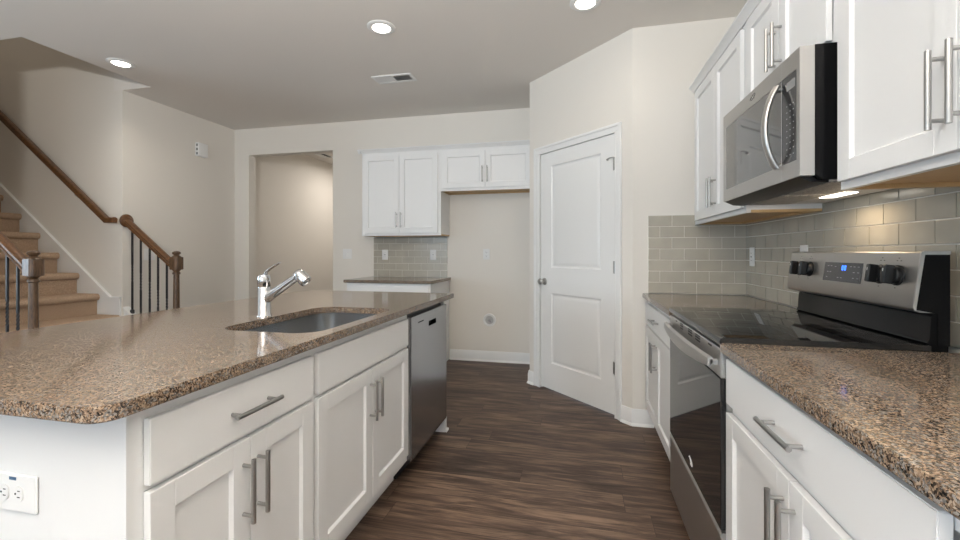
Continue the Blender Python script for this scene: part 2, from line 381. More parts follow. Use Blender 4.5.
# pantry door casing and door
m = MB()
for (x0, x1, z0, z1) in ((0.076, 0.140, 0, 2.062), (0.992, 1.043, 0, 2.062), (0.076, 1.043, 2.062, 2.118)):
    m.box(x0, x1, -0.012, 0, z0, z1, 0.002, M=AM)
for (x0, x1, z0, z1) in ((0.076, 0.098, 0, 2.118), (1.021, 1.043, 0, 2.118), (0.098, 1.021, 2.096, 2.118)):
    m.box(x0, x1, -0.019, -0.012, z0, z1, 0.003, M=AM)
m.box(0.140, 0.150, -0.012, 0.1, 0, 2.062, M=AM); m.box(0.985, 0.992, -0.012, 0.1, 0, 2.062, M=AM); m.box(0.140, 0.992, -0.012, 0.1, 2.055, 2.066, M=AM)
struct('trim_1', m, TRIM)
def paneled_door():
    mb = MB()
    K0, K1, Z0, Z1, y0, y1 = 0.155, 0.981, 0.018, 2.052, 0.002, 0.037
    P = [(0.288, 0.846, 0.240, 0.842), (0.288, 0.846, 1.062, 1.936)]
    xs = [K0, 0.288, 0.846, K1]; zs = [Z0, 0.240, 0.842, 1.062, 1.936, Z1]
    for i in range(3):
        for j in range(5):
            if i == 1 and j in (1, 3): continue
            mb.raw([(xs[i], y0, zs[j]), (xs[i + 1], y0, zs[j]), (xs[i + 1], y0, zs[j + 1]), (xs[i], y0, zs[j + 1])], [(0, 1, 2, 3)], M=AM)
    for (a, b, c_, d) in P:            # moulded step, flat field, raised centre
        prof = [(0, y0), (0.010, y0 + 0.009), (0.020, y0 + 0.010), (0.040, y0 + 0.003), (0.046, y0 + 0.002)]
        vs = []; fs = []
        for (o, y) in prof: vs += [(a + o, y, c_ + o), (b - o, y, c_ + o), (b - o, y, d - o), (a + o, y, d - o)]
        for k in range(len(prof) - 1):
            for q in range(4): fs.append((4 * k + q, 4 * k + (q + 1) % 4, 4 * k + 4 + (q + 1) % 4, 4 * k + 4 + q))
        L = 4 * (len(prof) - 1); fs.append((L, L + 1, L + 2, L + 3)); mb.raw(vs, fs, M=AM)
    mb.raw([(K0, y0, Z0), (K1, y0, Z0), (K1, y0, Z1), (K0, y0, Z1), (K0, y1, Z0), (K1, y1, Z0), (K1, y1, Z1), (K0, y1, Z1)], [(4, 5, 6, 7), (0, 1, 5, 4), (1, 2, 6, 5), (2, 3, 7, 6), (3, 0, 4, 7)], M=AM)
    bmesh.ops.remove_doubles(mb.bm, verts=mb.bm.verts, dist=1e-5)
    bmesh.ops.recalc_face_normals(mb.bm, faces=mb.bm.faces)
    return struct('door_1', mb, TRIM, smooth=20)
dr = paneled_door()
m = MB(); m.lathe([(0, 0), (0.031, 0), (0.031, 0.004), (0.026, 0.009), (0.012, 0.012), (0.011, 0.030), (0.020, 0.036), (0.027, 0.046), (0.027, 0.056), (0.020, 0.064), (0, 0.066)], (0.206, 0.002, 0.94), (0, -1, 0), M=AM)
m.build('doorknob', NICKEL, dr)
for z in (0.356, 1.085, 1.832):
    m = MB(); m.cyl((0.984, -0.006, z - 0.045), (0.984, -0.006, z + 0.045), 0.0075, M=AM, n=12); m.box(0.962, 0.984, -0.001, 0.003, z - 0.045, z + 0.045, M=AM)
    h = m.build('hinge', NICKEL, dr)
    if z > 1.5:
        m = MB(); m.tube([(0.984, -0.010, z + 0.045), (0.972, -0.022, z + 0.046), (0.945, -0.030, z + 0.043), (0.930, -0.030, z + 0.036)], 0.004, M=AM); m.cyl((0.930, -0.030, z + 0.036), (0.930, -0.018, z + 0.036), 0.007, M=AM)
        m.build('door_stop', NICKEL, h)

# ------------------------------------------------------------------ backsplash tile
def tiles(mb, axis, face, a0, a1, z0, rows, sign, shift=0.0, a_anchor=None):
    TW, TH, G = 0.1535, 0.0757, 0.0038
    an = a0 if a_anchor is None else a_anchor
    z1 = z0 + rows * TH
    def P(a, dep, z): return (a, face + sign * dep, z) if axis == 'x' else (face + sign * dep, a, z)
    lo, hi = P(a0, 0.0005, z0), P(a1, 0.006, z1)
    mb.box(min(lo[0], hi[0]), max(lo[0], hi[0]), min(lo[1], hi[1]), max(lo[1], hi[1]), z0, z1, mi=1)
    for r in range(rows):
        k = int((a0 - an) / TW) - 2
        while True:
            p = an + k * TW + (TW / 2 if r % 2 else 0) + shift; q = p + TW - G; k += 1
            if p > a1: break
            p = max(p, a0 + 0.001); q = min(q, a1 - 0.001)
            if q - p < 0.008: continue
            za = z0 + r * TH + G / 2; zb = z0 + (r + 1) * TH - G / 2
            e = 0.002; j = [random.uniform(-0.00018, 0.00018) for _ in range(3)]
            d = lambda a, z: 0.009 + j[0] * (a - (p + q) / 2) / 0.08 + j[1] * (z - (za + zb) / 2) / 0.04
            V = [P(p, 0.005, za), P(q, 0.005, za), P(q, 0.005, zb), P(p, 0.005, zb)]
            V += [P(p, d(p, za) - 0.0006, za), P(q, d(q, za) - 0.0006, za), P(q, d(q, zb) - 0.0006, zb), P(p, d(p, zb) - 0.0006, zb)]
            V += [P(p + e, d(p, za), za + e), P(q - e, d(q, za), za + e), P(q - e, d(q, zb), zb - e), P(p + e, d(p, zb), zb - e)]
            F = [(0, 1, 5, 4), (1, 2, 6, 5), (2, 3, 7, 6), (3, 0, 4, 7), (4, 5, 9, 8), (5, 6, 10, 9), (6, 7, 11, 10), (7, 4, 8, 11), (8, 9, 10, 11)]
            mb.raw(V, F)
ZC = 0.9145
m = MB(); tiles(m, 'y', XR, 0.60, YE - 0.0005, ZC, 7, -1, a_anchor=YE); o = m.build('trim_2', [TILE, GROUT], smooth=0); o['kind'] = 'structure'
m = MB(); tiles(m, 'x', YE, 0.464, XR - 0.0075, ZC, 7, -1); o = m.build('trim_3', [TILE, GROUT], smooth=0); o['kind'] = 'structure'
m = MB(); tiles(m, 'x', YB, -2.328, -1.432, ZC, 6, -1, shift=0.05); o = m.build('trim_4', [TILE, GROUT], smooth=0); o['kind'] = 'structure'

# ------------------------------------------------------------------ cabinets
def shaker(w, z0, z1, x0, t=0.019, s=0.057, panel=True):
    mb = MB(); b = 0.0012
    if not panel:
        mb.box(x0, x0 + w, -t, -0.001, z0, z1, 0.0018, seg=2); return mb
    mb.box(x0, x0 + s, -t, -0.001, z0, z1, b); mb.box(x0 + w - s, x0 + w, -t, -0.001, z0, z1, b)
    mb.box(x0 + s, x0 + w - s, -t, -0.001, z0, z0 + s, b); mb.box(x0 + s, x0 + w - s, -t, -0.001, z1 - s, z1, b)
    mb.box(x0 + s - .002, x0 + w - s + .002, -0.009, -0.002, z0 + s - .002, z1 - s + .002)
    # sloped inner sticking
    e = 0.005; xa, xb, za, zb = x0 + s, x0 + w - s, z0 + s, z1 - s
    V = [(xa, -t + .002, za), (xb, -t + .002, za), (xb, -t + .002, zb), (xa, -t + .002, zb), (xa + e, -0.009, za + e), (xb - e, -0.009, za + e), (xb - e, -0.009, zb - e), (xa + e, -0.009, zb - e)]
    mb.raw(V, [(0, 1, 5, 4), (1, 2, 6, 5), (2, 3, 7, 6), (3, 0, 4, 7)])
    return mb
def pull(parent, x, z, vertical, L=0.166, cc=0.128, y=-0.019):
    mb = MB(); r = 0.006; so = 0.032
    if vertical:
        mb.cyl((x, y - so, z - L / 2), (x, y - so, z + L / 2), r, b=0.0008)
        for q in (-cc / 2, cc / 2): mb.cyl((x, y, z + q), (x, y - so, z + q), 0.0048, n=12)
    else:
        mb.cyl((x - L / 2, y - so, z), (x + L / 2, y - so, z), r, b=0.0008)
        for q in (-cc / 2, cc / 2): mb.cyl((x + q, y, z), (x + q, y - so, z), 0.0048, n=12)
    return mb.build('handle', NICKEL, parent, local=True)
def base_cabinet(label, loc, rz, w, depth, drawer, doors, split, body_z=0.884, group=None, toe=True, hz=0.574, kick_x0=0.0, kick_x1=None, zd=(0.715, 0.852), zo=(0.152, 0.701), handle_drawer=True, hollow=False):
    """local x along the front (left to right seen from the front), y into the cabinet, front frame at y=0"""
    t = thing('base_cabinet', label, 'cabinet', loc, rz, group)
    m = MB(); b = 0.0
    if hollow:
        m.box(0, 0.016, 0.019, depth, 0.11, body_z); m.box(w - 0.016, w, 0.019, depth, 0.11, body_z); m.box(0.016, w - 0.016, depth - 0.010, depth, 0.11, body_z); m.box(0.016, w - 0.016, 0.019, depth - 0.010, 0.11, 0.128)
    else: m.box(0, w, 0.019, depth, 0.11, body_z)
    m.box(0, 0.035, 0, 0.019, 0.11, body_z); m.box(w - 0.035, w, 0, 0.019, 0.11, body_z)
    m.box(0.035, w - 0.035, 0, 0.009 if hollow else 0.019, 0.845, body_z); m.box(0.035, w - 0.035, 0, 0.019, 0.70, 0.738); m.box(0.035, w - 0.035, 0, 0.019, 0.11, 0.165)
    m.box(kick_x0, w if kick_x1 is None else kick_x1, 0.075, depth, 0, 0.11)
    m.build('body', CAB, t, local=True)
    x0, x1 = drawer
    d = shaker(x1 - x0, zd[0], zd[1], x0, panel=False).build('drawer_front', CAB, t, local=True)
    if handle_drawer: pull(d, (x0 + x1) / 2, (zd[0] + zd[1]) / 2, False)
    x0, x1 = doors; g = 0.0015
    d = shaker(split - g - x0, zo[0], zo[1], x0).build('door', CAB, t, local=True); pull(d, split - g - 0.0245, hz, True)
    d = shaker(x1 - split - g, zo[0], zo[1], split + g).build('door', CAB, t, local=True); pull(d, split + g + 0.0245, hz, True)
    return t
def wall_cabinet(label, loc, rz, w, depth, h, doors, split, hz, door_z, under=True, group=None, ends=(True, True)):
    t = thing('wall_cabinet', label, 'cabinet', loc, rz, group)
    m = MB()
    m.box(0, 0.016, 0.019, depth, 0.013, h); m.box(w - 0.016, w, 0.019, depth, 0.013, h)
    m.box(0.016, w - 0.016, 0.019, depth, h - 0.02, h); m.box(0.016, w - 0.016, depth - 0.012, depth, 0.014, h - 0.02)
    m.box(0, 0.038, 0, 0.019, 0, h); m.box(w - 0.038, w, 0, 0.019, 0, h); m.box(0.038, w - 0.038, 0, 0.019, 0, 0.038); m.box(0.038, w - 0.038, 0, 0.019, h - 0.05, h)
    m.build('body', CAB, t, local=True)
    m = MB(); m.box(0.016, w - 0.016, 0.019, depth - 0.013, 0.013, 0.022)
    m.box(0.016, w - 0.016, depth - 0.032, depth - 0.013, -0.0, 0.0129)
    m.box(0.0005, 0.0166, 0.0195, depth - 0.001, 0.0, 0.0129); m.box(w - 0.0166, w - 0.0005, 0.0195, depth - 0.001, 0.0, 0.0129)
    m.build('underside', MAPLE, t, local=True)
    g = 0.0015; x0, x1 = doors; z0, z1 = door_z
    d = shaker(split - g - x0, z0, z1, x0).build('door', CAB, t, local=True); pull(d, split - g - 0.0245, hz, True)
    d = shaker(x1 - split - g, z0, z1, split + g).build('door', CAB, t, local=True); pull(d, split + g + 0.0245, hz, True)
    return t
RI, RR = PI / 2, -PI / 2
IXF = -0.8715                    # island frame face
base_cabinet('white island cabinet at the near end below the granite corner, one drawer over two doors', (IXF, 0.675, 0), RI, 0.598, 0.60, (0.030, 0.586), (0.030, 0.586), 0.306)
base_cabinet('white sink base cabinet in the island with a plain false drawer front, beside the dishwasher', (IXF, 1.274, 0), RI, 0.822, 0.60, (0.014, 0.797), (0.014, 0.797), 0.4055, handle_drawer=False, hollow=True)
RXF = 0.461
base_cabinet('white base cabinet at right foreground, between the range and the picture edge', (RXF, 1.4625, 0), RR, 0.858, 0.60, (0.001, 0.803), (0.001, 0.803), 0.409, hz=0.584, zd=(0.730, 0.866))
base_cabinet('white base cabinet between the far side of the range and the tiled end wall', (RXF, 3.127, 0), RR, 0.888, 0.60, (0.025, 0.865), (0.025, 0.865), 0.440)
base_cabinet('low white cabinet under the short granite counter on the back wall', (-2.315, 3.99, 0), 0, 0.905, 0.615, (0.02, 0.885), (0.02, 0.885), 0.4525)
UX = 0.759
ZU, ZT = 1.378, 2.275
wall_cabinet('white upper cabinet at top right foreground, right of the microwave', (UX, 1.484, ZU), RR, 0.862, XR - UX - 0.002, ZT - ZU, (0.018, 0.840), 0.429, 0.152, (0.022, 0.860))
wall_cabinet('short white upper cabinet directly above the microwave', (UX, 2.222, 1.828), RR, 0.737, XR - UX - 0.002, ZT - 1.828, (0.0485, 0.6975), 0.373, 0.148, (0.014, 0.412))
wall_cabinet('white upper cabinet between the microwave and the tiled end wall', (UX, YE - 0.002, ZU), RR, 0.909, XR - UX - 0.002, ZT - ZU, (0.070, 0.892), 0.490, 0.152, (0.022, 0.860))
wall_cabinet('white upper cabinet on the back wall above the short granite counter', (-2.31, 4.30, 1.372), 0, 0.902, YB - 4.302, 2.275 - 1.372, (0.022, 0.872), 0.441, 0.165, (0.026, 0.866))
wall_cabinet('wide short upper cabinet above the empty fridge recess on the back wall', (-1.407, 4.30, 1.832), 0, 0.970, YB - 4.302, 2.275 - 1.832, (0.020, 0.950), 0.477, 0.158, (0.026, 0.405))
CRP = [(0, 0), (0.006, 0), (0.010, 0.008), (0.024, 0.026), (0.032, 0.032), (0.032, 0.040), (0, 0.040)]
m = MB(); m.prism([(UX - 0.004 - a, ZT - 0.016 + b) for a, b in CRP], 'y', 0.622, YE - 0.002, )
m.box(UX - 0.004, XR - 0.01, 0.622, YE - 0.002, ZT + 0.001, ZT + 0.02)
tag(m.build('crown_moulding', CAB), 'white crown moulding running along the tops of the right hand upper cabinets', 'moulding')
m = MB(); m.prism([(4.296 - a, ZT - 0.006 + b) for a, b in CRP], 'x', -2.352, -0.436)
m.prism([(-2.314 - a, ZT - 0.006 + b) for a, b in CRP], 'y', 4.258, YB - 0.002)
m.box(-2.314, -0.436, 4.296, YB - 0.002, ZT + 0.001, ZT + 0.03)
tag(m.build('crown_moulding', CAB), 'white crown moulding along the tops of the back wall cabinets', 'moulding')

# island end panels and back
m = MB(); m.box(-1.66, IXF - 0.0, 0.672, 0.6748, 0, 0.884); m.box(-1.66, -1.4725, 0.6755, 2.72, 0.0, 0.884)
tag(m.build('island_panel', CAB), 'plain white end and back panelling of the island, facing the camera under the granite', 'panel')
m = MB(); m.box(-1.471, IXF, 2.724, 2.745, 0, 0.884, 0.001); m.box(-1.471, IXF + 0.012, 2.745, 2.757, 0, 0.095, 0.002); m.box(IXF, IXF + 0.012, 2.723, 2.757, 0, 0.095, 0.003); m.box(IXF + 0.012, IXF + 0.022, 2.721, 2.768, 0, 0.02, 0.004); m.box(-1.471, IXF + 0.022, 2.757, 2.768, 0, 0.02, 0.004)
tag(m.build('end_panel', CAB), 'white panel closing the far end of the island past the dishwasher', 'panel')

# ------------------------------------------------------------------ countertops
def slab(mb, poly, hole=None, z0=0.884, z1=0.914, b=0.003):
    """polished slab from an outline with an optional hole (both counter-clockwise lists)"""
    t = bmesh.new()
    o = [t.verts.new((x, y, z1)) for x, y in poly]
    es = [t.edges.new((o[k], o[(k + 1) % len(o)])) for k in range(len(o))]
    if hole:
        h = [t.verts.new((x, y, z1)) for x, y in hole]
        es += [t.edges.new((h[k], h[(k + 1) % len(h)])) for k in range(len(h))]
    bmesh.ops.triangle_fill(t, use_beauty=True, edges=es)
    top = t.faces[:]
    for f_ in top:
        if f_.normal.z < 0: f_.normal_flip()
    r = bmesh.ops.extrude_face_region(t, geom=top)
    bmesh.ops.translate(t, vec=(0, 0, z0 - z1), verts=[v for v in r['geom'] if isinstance(v, bmesh.types.BMVert)])
    bmesh.ops.recalc_face_normals(t, faces=t.faces)
    ee = [e for e in t.edges if len(e.link_faces) == 2 and abs(e.verts[0].co.z - e.verts[1].co.z) < 1e-6 and e.link_faces[0].normal.dot(e.link_faces[1].normal) < 0.5]
    bmesh.ops.bevel(t, geom=ee, offset=b, segments=2, affect='EDGES')
    mb._add(t); return mb
def rrect(x0, x1, y0, y1, rr, n=7):
    """rr: corner radii for (x0y0, x1y0, x1y1, x0y1)"""
    P = []
    for (cx, cy, a, r) in ((x0, y0, PI, rr[0]), (x1, y0, 1.5 * PI, rr[1]), (x1, y1, 0, rr[2]), (x0, y1, PI / 2, rr[3])):
        sx = 1 if cx == x0 else -1; sy = 1 if cy == y0 else -1
        if r < 1e-6: P.append((cx, cy)); continue
        for k in range(n + 1):
            q = a + PI / 2 * k / n; P.append((cx + sx * r + r * math.cos(q), cy + sy * r + r * math.sin(q)))
    return P
SX0, SX1, SY0, SY1 = -1.290, -0.890, 1.305, 1.985
m = slab(MB(), rrect(-1.955, -0.828, 0.592, 2.826, (0.03, 0.045, 0.012, 0.03)), rrect(SX0, SX1, SY0, SY1, (0.09, 0.09, 0.09, 0.09)))
tag(m.build('countertop', GRAN, smooth=40), 'long brown granite island countertop with the sink cut into it', 'countertop')
m = slab(MB(), rrect(0.4257, XR - 0.012, 0.600, 1.462, (0.01, 0, 0, 0.004)))
tag(m.build('countertop', GRAN, smooth=40), 'brown granite countertop at right foreground, near side of the range', 'countertop')
m = slab(MB(), rrect(0.4257, XR - 0.012, 2.232, YE - 0.012, (0.004, 0, 0, 0.0)))
tag(m.build('countertop', GRAN, smooth=40), 'small granite countertop in the tiled corner beyond the range', 'countertop')
m = slab(MB(), rrect(-2.340, -1.390, 3.962, YB - 0.002, (0.006, 0.006, 0, 0)))
tag(m.build('countertop', GRAN, smooth=40), 'short granite counter against the back wall under tiled splashback', 'countertop')

# ------------------------------------------------------------------ sink and faucet
t = thing('sink', 'undermount stainless steel sink set in the island granite', 'sink', (-1.09, 1.645, 0.68))
m = MB(); n = 7
prof = [(-0.007, 0.8835), (-0.004, 0.8835), (-0.004, 0.870), (0.006, 0.74), (0.016, 0.712), (0.045, 0.702), (0.13, 0.698)]
V = []; F = []
for (o, z) in prof:
    rr = max(0.09 - o, 0.02)
    V += [(x, y, z) for x, y in rrect(SX0 + o, SX1 - o, SY0 + o, SY1 - o, (rr,) * 4, n)]
N = 4 * (n + 1)
for k in range(len(prof) - 1):
    for q in range(N): F.append((k * N + q, k * N + (q + 1) % N, (k + 1) * N + (q + 1) % N, (k + 1) * N + q))
F.append(tuple(range((len(prof) - 1) * N, len(prof) * N)))
m.raw(V, F)
for fc in m.bm.faces: fc.normal_flip()
m.build('basin', STEELS, t, smooth=50)
m = MB(); m.lathe([(0, 0), (0.03, 0), (0.045, 0.004), (0.052, 0.003), (0.054, 0.0)], (-1.09, 1.645, 0.6985)); m.build('drain', CHROME, t)
FX, FY = -1.346, 1.627
t = thing('faucet', 'chrome pull-out kitchen faucet standing behind the island sink', 'faucet', (FX, FY, 0.914))
m = MB(); m.lathe([(0, 0), (0.031, 0), (0.031, 0.004), (0.027, 0.008), (0.0265, 0.125), (0.0258, 0.126), (0.0258, 0.129), (0.0268, 0.130), (0.0268, 0.172), (0.024, 0.180), (0.012, 0.184), (0, 0.185)], (FX, FY, 0.914), n=32); m.build('base', CHROME, t, smooth=45)
m = MB(); m.tube([(FX + 0.006, FY, 0.985), (FX + 0.035, FY, 1.006), (FX + 0.08, FY, 1.034), (FX + 0.13, FY, 1.066), (FX + 0.172, FY, 1.093)], [0.021, 0.0205, 0.019, 0.0175, 0.017], n=20); m.build('spout', CHROME, t, smooth=60)
m = MB(); m.lathe([(0, -0.018), (0.014, -0.018), (0.022, -0.012), (0.0255, 0.0), (0.0265, 0.022), (0.027, 0.040), (0.025, 0.047), (0.020, 0.048), (0.018, 0.043), (0, 0.043)], (FX + 0.176, FY, 1.098), (0.62, 0, -0.55), n=24); m.build('spray_head', CHROME, t, smooth=45)
m = MB(); m.tube([(FX + 0.004, FY, 1.088), (FX + 0.012, FY, 1.108), (FX + 0.030, FY, 1.122), (FX + 0.055, FY, 1.136), (FX + 0.080, FY, 1.148)], [0.012, 0.011, 0.0095, 0.0085, 0.0075], n=14, sc=(1.0, 0.6)); m.build('lever', CHROME, t, smooth=60)

# ------------------------------------------------------------------ dishwasher
t = thing('dishwasher', 'stainless steel dishwasher at the far end of the island', 'dishwasher', (-0.86, 2.412, 0))
m = MB(); m.box(-1.46, -0.892, 2.1, 2.722, 0.105, 0.868); m.box(-1.46, -0.935, 2.105, 2.718, 0.0, 0.105); m.build('body', BPLAST, t)
m = MB(); y0, y1 = 2.107, 2.717
hp = (2.372, 2.505, 0.764, 0.794)
DX0, DX1 = -0.890, -0.8505
ys = [y0, hp[0], hp[1], y1]; zs = [0.105, hp[2], hp[3], 0.852]
for i in range(3):
    for j in range(3):
        if i == 1 and j == 1: continue
        m.raw([(DX1, ys[i], zs[j]), (DX1, ys[i + 1], zs[j]), (DX1, ys[i + 1], zs[j + 1]), (DX1, ys[i], zs[j + 1])], [(0, 1, 2, 3)])
m.raw([(DX0, y0, .105), (DX0, y1, .105), (DX0, y1, .852), (DX0, y0, .852), (DX1, y0, .105), (DX1, y1, .105), (DX1, y1, .852), (DX1, y0, .852)], [(0, 1, 2, 3), (0, 1, 5, 4), (1, 2, 6, 5), (2, 3, 7, 6), (3, 0, 4, 7)])
bmesh.ops.remove_doubles(m.bm, verts=m.bm.verts, dist=1e-5); bmesh.ops.recalc_face_normals(m.bm, faces=m.bm.faces)
d = m.build('door', STEELD, t, smooth=20)
m = MB(); m.box(DX0 + 0.005, DX0 + 0.007, hp[0], hp[1], hp[2], hp[3]); m.prism([(DX1, hp[3] - .001), (DX0 + .007, hp[3] - .001), (DX0 + .007, hp[3] - .012)], 'y', hp[0], hp[1]); m.build('pocket_handle', DARK, d)
m = MB()
for k in range(9): m.box(DX1, DX1 + 0.0004, 2.205 + k * 0.0095, 2.2115 + k * 0.0095, 0.8085, 0.8145)
m.build('name_mark', DARK, d)

# ------------------------------------------------------------------ range
RY0, RY1 = 1.4655, 2.2285
t = thing('range', 'stainless steel electric range with black glass cooktop and back panel', 'range', (0.74, (RY0 + RY1) / 2, 0))
m = MB(); m.box(0.475, 1.012, RY0, RY1, 0.04, 0.898)
for (x, y) in ((0.52, RY0 + .05), (0.52, RY1 - .05), (1.0, RY0 + .05), (1.0, RY1 - .05)): m.cyl((x, y, 0), (x, y, 0.05), 0.018)
m.build('body', BPLAST, t)
m = MB(); m.prism([(0.968, 0.898), (0.436, 0.898), (0.428, 0.904), (0.425, 0.916), (0.428, 0.926), (0.440, 0.931), (0.968, 0.931)], 'y', RY0 - 0.0015, RY1 + 0.0015, b=0.001); ck = m.build('cooktop', GLASSB, t, smooth=50)
for (x, y, r) in ((0.58, 1.66, 0.11), (0.58, 2.04, 0.085), (0.83, 1.66, 0.075), (0.83, 2.04, 0.11)):
    m = MB(); m.lathe([(r - 0.0012, 0), (r - 0.0012, 0.0003), (r, 0.0003), (r, 0)], (x, y, 0.9311), n=48); m.build('burner_ring', mat('ring_print', (0.03, 0.03, 0.03), 0.2) if 'ring_print' not in bpy.data.materials else bpy.data.materials['ring_print'], ck)
# oven door: stainless top band with slots, black glass below
m = MB(); m.box(0.4295, 0.474, RY0 + .002, RY1 - .002, 0.802, 0.893, 0.003); m.box(0.446, 0.474, RY0 + .002, RY1 - .002, 0.330, 0.802)
od = m.build('oven_door', STEEL, t)
m = MB(); m.box(0.4290, 0.4455, RY0 + .0025, RY1 - .002, 0.330, 0.801, 0.002); m.build('door_glass', GLASSB, od)
m = MB()
hy0, hy1 = RY0 + 0.030, RY1 - 0.022
N = 16; V = []; F = []
for k in range(N + 1):
    s = k / N; y = hy0 + (hy1 - hy0) * s; bow = 0.030 + 0.013 * (1 - (2 * s - 1) ** 2); x = 0.4295 - bow
    drop = 0.020 * (1 - (2 * s - 1) ** 2)
    V += [(x, y, 0.857), (x + 0.012, y, 0.862), (x + 0.016, y, 0.857), (x + 0.014, y, 0.838 - drop), (x + 0.006, y, 0.830 - drop), (x - 0.001, y, 0.834 - drop)]
for k in range(N):
    for q in range(6): F.append((6 * k + q, 6 * k + (q + 1) % 6, 6 * k + 6 + (q + 1) % 6, 6 * k + 6 + q))
F += [tuple(range(6)), tuple(range(6 * N, 6 * N + 6))]
m.raw(V, F)
m.box(0.405, 0.431, hy0, hy0 + 0.020, 0.836, 0.855, 0.002); m.box(0.405, 0.431, hy1 - 0.020, hy1, 0.836, 0.855, 0.002)
m.build('handle', STEEL, od, smooth=40)
for (ya, yb, zs_) in ((1.56, 1.60, (0.884,)), (1.70, 1.765, (0.868, 0.878, 0.887)), (1.81, 1.875, (0.868, 0.878, 0.887)), (1.96, 2.01, (0.868, 0.878, 0.887)), (2.07, 2.10, (0.884,))):
    m = MB()
    for z in zs_: m.box(0.4288, 0.4296, ya, yb, z - 0.0028, z + 0.0028)
    m.build('vent_slot', DARK, od)
m = MB()   # small silver emblem low on the glass: two crossed swooshes
m.tube([(0.4286, 1.832 + 0.026 * math.cos(a) , 0.372 + 0.010 * math.sin(a) + 0.006 * math.cos(a)) for a in [k * PI / 9 for k in range(15)]], 0.0014, n=6)
m.tube([(0.4286, 1.814 + 0.036 * k / 6, 0.360 + 0.026 * k / 6) for k in range(7)], 0.0018, n=6)
m.build('emblem', WHITEP, od)
m = MB(); m.box(0.4300, 0.474, RY0 + .002, RY1 - .002, 0.052, 0.308, 0.003); m.prism([(0.474, 0.308), (0.474, 0.322), (0.434, 0.322), (0.4285, 0.314), (0.4300, 0.306)], 'y', RY0 + .002, RY1 - .002); m.build('storage_drawer', STEEL, t)
# back panel
m = MB(); m.prism([(1.012, 0.898), (0.9685, 0.898), (0.9685, 0.931), (0.962, 0.936), (0.968, 0.948), (0.972, 1.008), (0.976, 1.018), (0.990, 1.024), (0.990, 1.190), (1.012, 1.190)], 'y', RY0 + 0.006, RY1 - 0.006); bgp = m.build('backguard', BLACK, t)
m = MB(); CPX = [(0.926, 1.038), (0.930, 1.030), (0.945, 1.022), (1.0125, 1.022), (1.0125, 1.196), (0.952, 1.196), (0.946, 1.192)]
m = MB(); m.prism([(x + (0.003 if x > 1 else -0.001), z + (0.001 if z > 1.1 else -0.001)) for x, z in [(0.926, 1.038), (0.930, 1.030), (0.930, 1.028), (0.9335, 1.028), (0.9345, 1.040), (0.9545, 1.187), (1.010, 1.187), (1.010, 1.196), (0.952, 1.196), (0.946, 1.192)]], 'y', RY0 - 0.001, RY0 + 0.0035); m.build('end_cap', mat('silver_trim', (0.66, 0.66, 0.66), 0.3, 1.0), bgp)
m = MB(); m.prism([(0.935, 1.029), (0.955, 1.1865), (1.0125, 1.1865), (1.0125, 0.93), (0.985, 0.93), (0.985, 1.020)], 'y', RY0 + 0.0005, RY0 + 0.0058); m.build('side_cover', BLACK, bgp)
def cpx(z): return 0.926 + (z - 1.038) * (0.020 / 0.154)
tilt = math.atan2(0.020, 0.154)
def onpanel(mb, y0, y1, z0, z1, th, mi=0, b=0):
    x0a, x1a = cpx(z0), cpx(z1)
    mb.raw([(x0a - th, y0, z0), (x0a - th, y1, z0), (x1a - th, y1, z1), (x1a - th, y0, z1), (x0a + .001, y0, z0), (x0a + .001, y1, z0), (x1a + .001, y1, z1), (x1a + .001, y0, z1)], [(0, 1, 2, 3), (4, 5, 6, 7), (0, 1, 5, 4), (1, 2, 6, 5), (2, 3, 7, 6), (3, 0, 4, 7)], mi)
m = MB(); m.prism(CPX, 'y', RY0 + 0.004, RY1 - 0.004)
for y in (2.128, 2.050, 1.618, 1.545):
    for (dy, z) in ((0.010, 1.168), (-0.006, 1.168), (0.004, 1.176), (0.004, 1.086)): onpanel(m, y + dy - 0.003, y + dy + 0.003, z - 0.001, z + 0.001, 0.0005, mi=1)
cp = m.build('control_panel', [STEEL, UNIT], bgp)
m = MB(); onpanel(m, 1.712, 1.942, 1.086, 1.156, 0.0012)
for (y, z) in [(1.915, 1.142), (1.895, 1.142), (1.868, 1.140), (1.915, 1.120), (1.897, 1.120), (1.918, 1.100), (1.775, 1.142), (1.755, 1.142), (1.732, 1.142), (1.755, 1.122), (1.730, 1.122), (1.755, 1.102), (1.730, 1.102), (1.845, 1.100), (1.825, 1.100)]:
    onpanel(m, y - 0.005, y + 0.005, z - 0.0006, z + 0.0015, 0.0016, mi=1)
dp = m.build('display', [UNIT, GREYL], bgp)
m = MB()
SEG = {'0': 'abcdef', '8': 'abcdefg', '6': 'acdefg'}
def digit(mb, ch, yc, zc, w=0.009, h=0.017, s=0.0022):
    for q in SEG[ch]:
        # y falls towards the viewer's right
        r = {'a': (-w / 2, w / 2, h / 2 - s, h / 2), 'd': (-w / 2, w / 2, -h / 2, -h / 2 + s), 'g': (-w / 2, w / 2, -s / 2, s / 2),
             'b': (w / 2 - s, w / 2, 0, h / 2), 'c': (w / 2 - s, w / 2, -h / 2, 0), 'e': (-w / 2, -w / 2 + s, -h / 2, 0), 'f': (-w / 2, -w / 2 + s, 0, h / 2)}[q]
        onpanel(mb, yc - r[1], yc - r[0], zc + r[2], zc + r[3], 0.0020)
digit(m, '0', 1.823, 1.137); digit(m, '0', 1.808, 1.137); m.build('clock_digits', LED, dp)
